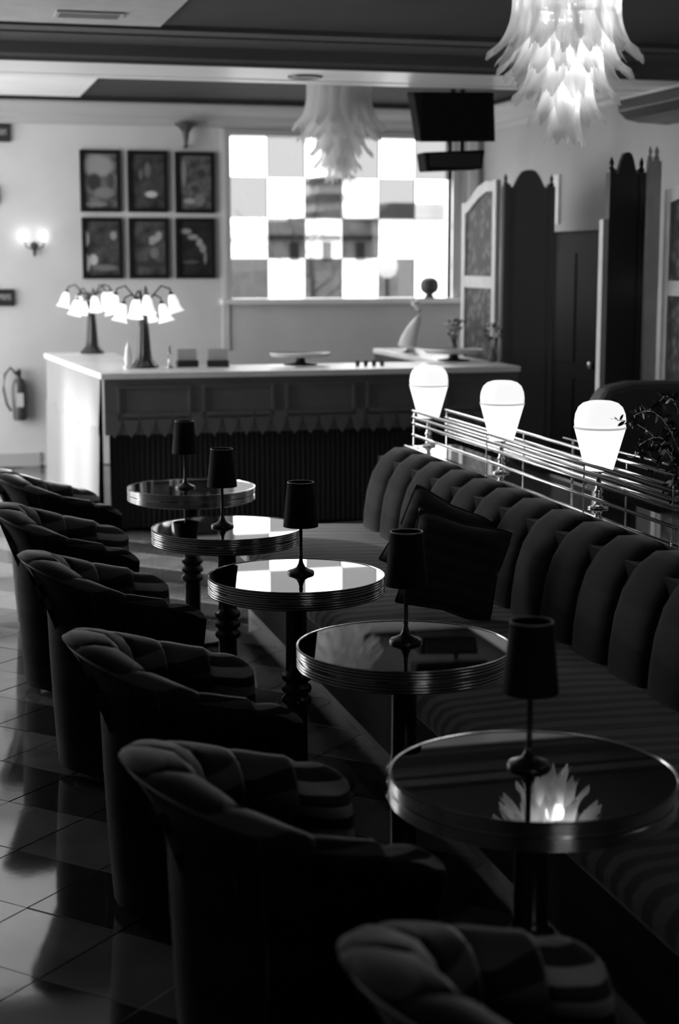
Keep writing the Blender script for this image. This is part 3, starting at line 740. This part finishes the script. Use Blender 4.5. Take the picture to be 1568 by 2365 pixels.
# ------------------------------------------------------------------ banquette along the right
Y0, Y1, PITCH = 1.17, 7.88, .305
g = thing('channel_banquette', 'long dark velvet banquette with fat channelled back and striped seat', 'banquette', (1.49, Y0, 0))
LN = Y1 - Y0
MB().box(.10, .93, .02, LN - .02, 0, .10).build('plinth', M_black, g)
MB().box(.03, .80, .0, LN, .10, .33).build('seat_base', V_outer, g, bevel=.02)
# seat cushion: one long cushion with a rounded nose
rows = []; ny = 60
sp_ = [(.80, .33), (.06, .33), (.02, .345), (-.005, .375), (-.005, .41), (.02, .44), (.06, .452), (.30, .458), (.55, .452), (.80, .44)]
for i in range(ny + 1): rows.append([(x, LN * i / ny, z) for x, z in sp_])
b = MB().grid(rows, closed_u=True); n_ = len(sp_); b.f.append(tuple(range(n_))); b.f.append(tuple(ny * n_ + k for k in reversed(range(n_))))
b.build('seat_cushion', V_bench, g, smooth=True, sharp=50)
MB().box(.80, .93, 0, LN, .10, .80).build('back_core', V_outer, g)
# channels
def chan_mesh():
    base = [(.755, .42), (.76, .52), (.775, .62), (.80, .70), (.84, .765), (.89, .80), (.945, .805)]   # seam line profile
    rows = []; nu = 12
    for j in range(nu + 1):
        u = -1 + 2 * j / nu; bl = (max(0, 1 - abs(u) ** 3.4)) ** .5
        row = []
        for i, (x, z) in enumerate(base):
            p0 = Vector(base[max(0, i - 1)]); p1 = Vector(base[min(len(base) - 1, i + 1)]); t = (p1 - p0).normalized(); nrm = Vector((-t.y, t.x))
            k = .058 * bl * (1 if i < 6 else .8)
            row.append((x + nrm.x * k, u * PITCH / 2, z + nrm.y * k))
        row = [(.80, u * PITCH / 2 * .98, .42)] + row + [(.945, u * PITCH / 2 * .98, .72)]
        rows.append(row)
    b = MB().grid(rows); n_ = len(rows[0]); b.f.append(tuple(range(n_))); b.f.append(tuple(nu * n_ + k for k in reversed(range(n_))))
    me = bpy.data.meshes.new('channel'); me.from_pydata(b.v, [], b.f)
    import bmesh
    bm = bmesh.new(); bm.from_mesh(me); bmesh.ops.recalc_face_normals(bm, faces=bm.faces); bm.to_mesh(me); bm.free()
    me.polygons.foreach_set('use_smooth', [True] * len(me.polygons)); me.set_sharp_from_angle(angle=radians(55)); me.materials.append(V_back); return me
cm = chan_mesh()
for k in range(22):
    o = bpy.data.objects.new('back_channel', cm); COL.objects.link(o); o.parent = g
    o.location = (0, PITCH * (k + .5), 0)

# partition behind the banquette with mirrored ledge, rails and lamps
g = thing('partition_ledge', 'mirrored ledge behind the banquette carrying four tiers of bright rails', 'partition', (2.455, 4.60, 0))
PL = 7.90 - 4.60
MB().box(.0, .26, -3.4, PL, 0, .815).build('partition_body', M_black, g)
MB().box(-.01, .27, -3.4, PL, .815, .845).build('mirror_shelf', M_shelfmirror, g)
MB().box(-.018, -.010, -3.4, PL, .812, .85).build('edge_strip', M_brass, g)
# local offsets
for xx, zs in ((.02, (.905, .965, .998, 1.03)), (.20, (.92, .955, .99, 1.03))):
    for z in zs:
        MB().tube([(xx, .26, z), (xx, PL - .03, z)], .0075, 8).build('rail', M_brass, g, smooth=True)
for yy in (3.25, 2.15, 1.05):
    for xx in (.02, .20):
        MB().tube([(xx, yy, .845), (xx, yy, 1.035)], .0035, 8).build('rail_post', M_brass, g)
# near end: glass end panel with bright edges
MB().box(.0, .24, .250, .258, .845, 1.05).build('end_glass', M_glass, g)
b = MB(); b.tube([(0, .254, .845), (0, .254, 1.05), (.24, .254, 1.05), (.24, .254, .845)], .004, 6); b.build('glass_edge', M_brass, g)
# second short set of rails behind that bends away
for z in (1.00, 1.03): MB().tube([(.33, .75, z), (.29, 1.9, z)], .005, 8).build('rail', M_brass, g, smooth=True)
MB().tube([(.33, .80, 0.0), (.33, .80, 1.035)], .006, 8).build('rail_post', M_brass, g); MB().tube([(.293, 1.8, 0.0), (.293, 1.8, 1.035)], .006, 8).build('rail_post', M_brass, g)

def globe_lamp(loc, lab):
    g = thing('globe_lamp', lab, 'lamp', loc, 0, 'glowing bell lamps along the partition')
    MB().lathe([(.040, 0), (.042, .006), (.018, .012), (.012, .03), (.022, .042), (.012, .054), (.020, .066), (.012, .078), (.010, .137), (.03, .147), (.034, .152)], 20).build('stem', M_chrome, g, smooth=True)
    low = MB(); pr = [(.052, .13), (.056, .134), (.098, .285), (.0995, .292)]
    low.lathe(pr, 72, rib=1, ribamp=.012); low.build('lower_shade', M_glowl, g, smooth=True, loc=(0, 0, .022))
    MB().lathe([(.1005, .292), (.104, .294), (.104, .300), (.1005, .302)], 48).build('band', mat('lamp_band', .5, .4, emit=.16), g, smooth=True, loc=(0, 0, .022))
    MB().lathe([(.101, .302), (.1025, .322), (.099, .350), (.088, .376), (.070, .392), (.045, .400), (0, .402)], 48).build('upper_dome', M_glow, g, smooth=True, loc=(0, 0, .022))
    g.scale = (.98, .98, 1.0)
    return g
globe_lamp((2.555, 7.85, .845), 'farthest glowing bell-shaped lamp on the partition ledge, before the counter')
globe_lamp((2.555, 6.77, .845), 'middle glowing bell-shaped lamp on the partition ledge')
globe_lamp((2.555, 5.69, .845), 'nearest glowing bell-shaped lamp on the partition ledge, leaves before it')

# leafy spray at the right
g = thing('leafy_arrangement', 'dark leafy branches in a vase on the ledge at right edge', 'plant', (2.60, 4.97, .845))
MB().lathe([(.05, 0), (.055, .02), (.045, .1), (.03, .16), (.035, .18), (.028, .18), (.02, .12), (0, .02)], 20).build('vase', M_black, g, smooth=True)
rn = random.Random(12); st = MB(); lv = MB()
def leaf_at(b, p, d, s):
    d = d.normalized(); side = d.cross(Vector((rn.uniform(-1, 1), rn.uniform(-1, 1), rn.uniform(-1, 1)))).normalized(); o_ = len(b.v); nn = d.cross(side)
    b.v += [tuple(p), tuple(p + d * s * .35 + side * s * .2 + nn * s * .04), tuple(p + d * s * .75 + side * s * .16), tuple(p + d * s), tuple(p + d * s * .75 - side * s * .16), tuple(p + d * s * .35 - side * s * .2 + nn * s * .04)]
    b.f.append(tuple(range(o_, o_ + 6)))
stems = [((.05, .28, .08), .3), ((.10, .45, .30), .35), ((.02, .55, .22), .3), ((.12, .22, .30), .5), ((.0, .15, .25), .2), ((.08, .5, .15), .4), ((-.02, .78, .33), .30), ((-.03, .50, .37), .4), ((.0, .35, .42), .5), ((.05, .20, .5), .5), ((-.02, .42, .28), .3), ((.03, .15, .38), .4), ((.06, .35, .12), .2), ((.02, .25, .2), .3)]
for (tx, ty, tz), lift in stems:
    T = Vector((tx, ty, tz)); pts = []
    for i in range(9):
        t = i / 8; p = Vector((0, 0, .15)).lerp(T, t) + Vector((0, 0, lift * .35 * sin(pi * t))); pts.append(p)
    st.tube(pts, .0016, 5)
    for i in range(2, 9):
        for q in range(8):
            p = pts[i].lerp(pts[i - 1], rn.random()); d = Vector((rn.uniform(-.6, .6), rn.uniform(-.3, 1), rn.uniform(-.8, .8)))
            leaf_at(lv, p, d, rn.uniform(.02, .045))
tag(st.build('stems', M_leaf, g), kind='stuff'); tag(lv.build('leaves', M_leaf, g, fix=False), kind='stuff')

# cushions on the banquette
def pillow(loc, rot, s, lab):
    n = 14; f = []; bk = []
    def pt(u, v, sg):
        e = (max(0, 1 - u ** 4) * max(0, 1 - v ** 4)) ** .5
        k = 1 - .10 * (1 - abs(u)) * abs(v) ** 3 if abs(v) > abs(u) else 1 - .10 * (1 - abs(v)) * abs(u) ** 3
        return (u * s * k, sg * .085 * e, v * s * k)
    b = MB()
    b.grid([[pt(-1 + 2 * i / n, -1 + 2 * j / n, -1) for i in range(n + 1)] for j in range(n + 1)])
    b.grid([[pt(-1 + 2 * i / n, -1 + 2 * j / n, 1) for i in range(n + 1)] for j in range(n + 1)], flip=True)
    g = thing('throw_pillow', lab, 'pillow', loc, 0, 'pillows leaning on the banquette back'); g.rotation_euler = rot
    b.build('pillow_body', V_pillow, g, smooth=True)
    edge = [(-s, 0, -s), (s, 0, -s), (s, 0, s), (-s, 0, s), (-s, 0, -s)]
    pts = []
    for a, c in zip(edge, edge[1:]):
        for i in range(8):
            t = i / 8; p = Vector(a).lerp(Vector(c), t); m_ = 1 - .10 * (1 - abs(2 * t - 1)); 
            pts.append((p.x * (m_ if abs(abs(p.x) - s) < 1e-6 and abs(abs(p.z) - s) > 1e-6 else 1), 0, p.z * (m_ if abs(abs(p.z) - s) < 1e-6 and abs(abs(p.x) - s) > 1e-6 else 1)))
    pts.append(pts[0]); MB().tube(pts, .006, 6).build('piping', V_pillow, g, smooth=True)
pillow((1.95, 5.66, .645), (radians(-14), radians(12), radians(-28)), .185, 'dark square pillow on the banquette, nearer of the two')
pillow((2.04, 6.16, .66), (radians(-16), radians(24), radians(-30)), .175, 'dark pillow tipped sideways behind the nearer pillow')

# ------------------------------------------------------------------ tables
def table(loc, lab):
    g = thing('round_table', lab, 'table', loc, 0, 'row of round mirror-topped tables')
    MB().lathe([(.20, 0), (.205, .008), (.20, .016), (.09, .024), (.05, .034)], 40).build('base', M_black, g, smooth=True, sharp=40)
    pr = [(.05, .03), (.042, .05), (.038, .09), (.038, .27)]
    for k in range(3):
        z = .285 + .042 * k; pr += [(.040, z - .008), (.050, z), (.053, z + .010), (.050, z + .020), (.040, z + .028)]
    pr += [(.037, .42), (.037, .64), (.06, .675), (.10, .68)]
    MB().lathe(pr, 28).build('column', M_wood, g, smooth=True, sharp=60)
    MB().lathe([(0, .672), (.285, .672), (.295, .676), (.295, .72), (0, .72)], 64).build('underframe', M_black, g, smooth=True, sharp=40)
    rim = [(.293, .676)]
    z = .678
    for k in range(7):
        if k == 3: rim += [(.297, z), (.297, z + .006)]; z += .006; continue
        rim += [(.299, z), (.3035, z + .0015), (.305, z + .0042), (.3035, z + .0070), (.299, z + .0085)]; z += .0085
    rim += [(.3035, z), (.305, z + .002), (.3045, .7400), (.3000, .7405), (.2985, .738), (.298, .72)]
    MB().lathe(rim, 96).build('ribbed_rim', M_chromer, g, smooth=True, sharp=60)
    MB().lathe([(0, .72), (.2985, .72), (.2985, .7385), (0, .7385)], 96).build('mirror_top', M_mirror, g, smooth=True, sharp=30)
    return g
TB = [((1.229, 7.426), 'farthest round mirror-topped table, before the dark counter front'),
      ((1.175, 6.238), 'second round table from the counter, small black lamp on it'),
      ((1.222, 5.21), 'middle round table, its mirror top shining with the window reflection'),
      ((1.287, 4.155), 'second nearest round table, mirror top reflecting dull grey'),
      ((1.217, 3.006), 'nearest round table, chandelier reflected in its mirror top')]
t0 = None
for i, ((x, y), lab) in enumerate(TB):
    if t0 is None: t0 = table((x, y, 0), lab); index()
    else: dup(t0, (x, y, 0), 0, lab)

# black cordless lamps
def blk_lamp(loc, lab):
    g = thing('shaded_lamp', lab, 'table lamp', loc, 0, 'small black lamps on the round tables')
    MB().lathe([(.046, 0), (.047, .004), (.044, .009), (.030, .014), (.016, .022), (.009, .036), (.006, .05), (.008, .056), (.006, .062), (.006, .18), (.009, .185), (.004, .19), (.004, .29)], 28).build('stem', M_bronze, g, smooth=True, sharp=60)
    b = MB(); b.lathe([(.061, .165), (.0455, .318), (.0445, .318), (.060, .165)], 40); b.f = b.f[:-2]
    for k in range(40): pass
    b.build('lamp_shade', M_matt, g, smooth=True)
    b = MB(); b.lathe([(.0440, .3165), (.0462, .3165), (.0462, .3195), (.0440, .3195), (.0440, .3165)], 40); b.f = b.f[:-2]; b.build('shade_rim', mat('shade_rim_trim', .12, .4, sheen=.3), g, fix=False)
    MB().box(-.046, .046, -.0015, .0015, .284, .287).box(-.0015, .0015, -.046, .046, .284, .287).build('shade_spider', M_matt, g)
    return g
LB = [((1.196, 7.40), 'farthest small black-shaded lamp on the farthest round table'),
      ((1.162, 6.26), 'small black-shaded lamp on the second table from the counter'),
      ((1.245, 5.235), 'small black-shaded lamp on the middle table, dark against window reflection'),
      ((1.30, 4.185), 'small black-shaded lamp on the second nearest table'),
      ((1.225, 3.05), 'nearest small black-shaded lamp, beside the chandelier reflection')]
l0 = None
for (x, y), lab in LB:
    if l0 is None: l0 = blk_lamp((x, y, .7385), lab); index()
    else: dup(l0, (x, y, .7385), 0, lab)

# ------------------------------------------------------------------ barrel chairs
def chair(loc, rz, lab):
    g = thing('barrel_chair', lab, 'chair', loc, rz, 'channel-backed velvet barrel chairs')
    # plan path: back semicircle opened into arms; s from -1 (right arm front) to 1 (left arm front)
    Rm, arm, ry = .232, .235, .238
    Lc = pi / 2 * Rm; Lt = Lc + arm
    def path(s):
        d = abs(s) * Lt; sg = 1 if s >= 0 else -1
        if d <= Lc:
            a = d / Rm; return Vector((-Rm * cos(a), sg * ry * sin(a))), Vector((-cos(a), sg * sin(a)))
        e = d - Lc; x = e; cv = .012 * (e / arm) ** 2
        return Vector((x, sg * (ry - cv))), Vector((.0 + .15 * e / arm, sg * 1.0)).normalized()
    def hgt(s):
        a = abs(s)
        return .808 - .135 * smooth01(a / .80) - .020 * smooth01((a - .76) / .05) - .050 * max(0, (a - .80) / .20) ** 2.5
    def flare(s): return .085 - .055 * smooth01(abs(s) / .95)
    # outer shell
    rows = []; ns_ = 72
    for i in range(ns_ + 1):
        s = -1 + 2 * i / ns_; p, n_ = path(s); H_ = hgt(s); fl = flare(s); row = []
        for z, off in ((.03, -.012), (.06, .0), (.25, .012), (.40, .018), (H_ - .22, .024), (H_ - .15, .030 + fl * .16), (H_ - .10, .034 + fl * .40), (H_ - .06, .036 + fl * .70), (H_ - .03, .036 + fl * .92), (H_ - .016, .034 + fl * .90), (H_ - .022, .02), (H_ - .08, .008)):
            q = p + n_ * off; row.append((q.x, q.y, z))
        for z in (H_ - .14, .25, .03): q = p + n_ * -.002; row.append((q.x, q.y, z))
        rows.append(row)
    b = MB().grid(rows, closed_u=True); m_ = len(rows[0]); b.f.append(tuple(range(m_))); b.f.append(tuple(ns_ * m_ + k for k in reversed(range(m_))))
    b.build('outer_shell', V_outer, g, smooth=True, sharp=60)
    # piping seams running down the back corners
    for s in (-.42, .42):
        p, n_ = path(s); H_ = hgt(s); pts = []
        for z, off in ((.05, .002), (.25, .015), (.40, .021), (H_ - .22, .026), (H_ - .15, .032 + flare(s) * .16), (H_ - .10, .036 + flare(s) * .40), (H_ - .06, .038 + flare(s) * .70), (H_ - .03, .038 + flare(s) * .92)):
            q = p + n_ * off; pts.append((q.x, q.y, z))
        MB().tube(pts, .004, 6).build('piping', V_pillow, g, smooth=True)
    # channels rolled over the rim
    NC = 9; nu = 10
    for c in range(NC):
        rows = []
        for j in range(nu + 1):
            u = -1 + 2 * j / nu; s = -1 + 2 * (c + .5 + .5 * u) / NC
            bl = (max(0, 1 - abs(u) ** 2.4)) ** .55
            p, n_ = path(s); H_ = hgt(s) - .010; fl = flare(s)
            prof_ = [(-.030, .40), (-.034, .48), (-.034, H_ - .16), (-.026, H_ - .09), (-.010, H_ - .045), (.012, H_ - .018), (.030 + fl * .35, H_ - .004), (.036 + fl * .75, H_ - .002), (.040 + fl * .95, H_ - .012), (.036 + fl * .90, H_ - .024)]
            row = []
            for i, (o_, z) in enumerate(prof_):
                a0 = Vector(prof_[max(0, i - 1)]); a1 = Vector(prof_[min(len(prof_) - 1, i + 1)]); t = (a1 - a0).normalized(); nr = Vector((-t.y, t.x))
                k = .022 * bl * (1, 1, 1, .95, .75, .5, .3, .22, .15, .05)[i]
                q = p + n_ * (o_ + nr.x * k); row.append((q.x, q.y, z + nr.y * k))
            rows.append(row)
        b = MB().grid(rows); n2 = len(rows[0])
        b.f.append(tuple(range(n2))); b.f.append(tuple(nu * n2 + k for k in reversed(range(n2))))
        b.build('back_channel' if 0 < c < NC - 1 else 'arm_pad', V_chan if 0 < c < NC - 1 else V_pad, g, smooth=True, sharp=70)
    # seat cushion, rounded front
    out = []
    for k in range(17):
        a = pi / 2 + pi * k / 16; out.append((-.0 + .19 * cos(a), .195 * sin(a)))
    for k in range(9):
        a = -pi / 2 + pi * k / 8; out.append((.16 + .10 * cos(a), .195 * sin(a)))
    rows = []
    for z, k in ((.30, .96), (.315, 1.0), (.40, 1.0), (.425, .985), (.44, .94), (.447, .80), (.45, .45), (.451, .02)):
        rows.append([(x * k + .03 * (1 - k), y * k, z) for x, y in out])
    b = MB().grid(rows, closed_u=True); b.f.append(tuple(range(len(out))))
    b.build('seat_cushion', V_seat, g, smooth=True, sharp=70)
    b = MB(); b.grid([[(x * k, y * k, z) for x, y in out] for z, k in ((.05, .93), (.30, .95))], closed_u=True); b.build('front_apron', V_outer, g, smooth=True)
    b = MB(); b.prism([(x * .88, y * .88) for x, y in out], 'Z', 0, .05); b.build('plinth', M_black, g)
    return g
CH = [((.722, 3.18), .09, 'barrel chair at the nearest table, pale stripes showing inside its far arm'),
      ((.70, 4.27), .03, 'barrel chair opposite the second nearest table'),
      ((.655, 5.56), .08, 'barrel chair opposite the middle table, pale highlights on its rolled rim'),
      ((.61, 6.70), -.05, 'barrel chair second from the counter, cut by the left picture edge'),
      ((.65, 7.88), .08, 'farthest barrel chair, dark against the white counter side'),
      ((.92, 2.12), .15, 'closest barrel chair, only its striped rim showing at the bottom edge')]
c0 = None
for (x, y), rz, lab in CH:
    if c0 is None: c0 = chair((x, y, 0), rz, lab); index()
    else: dup(c0, (x, y, 0), rz, lab)
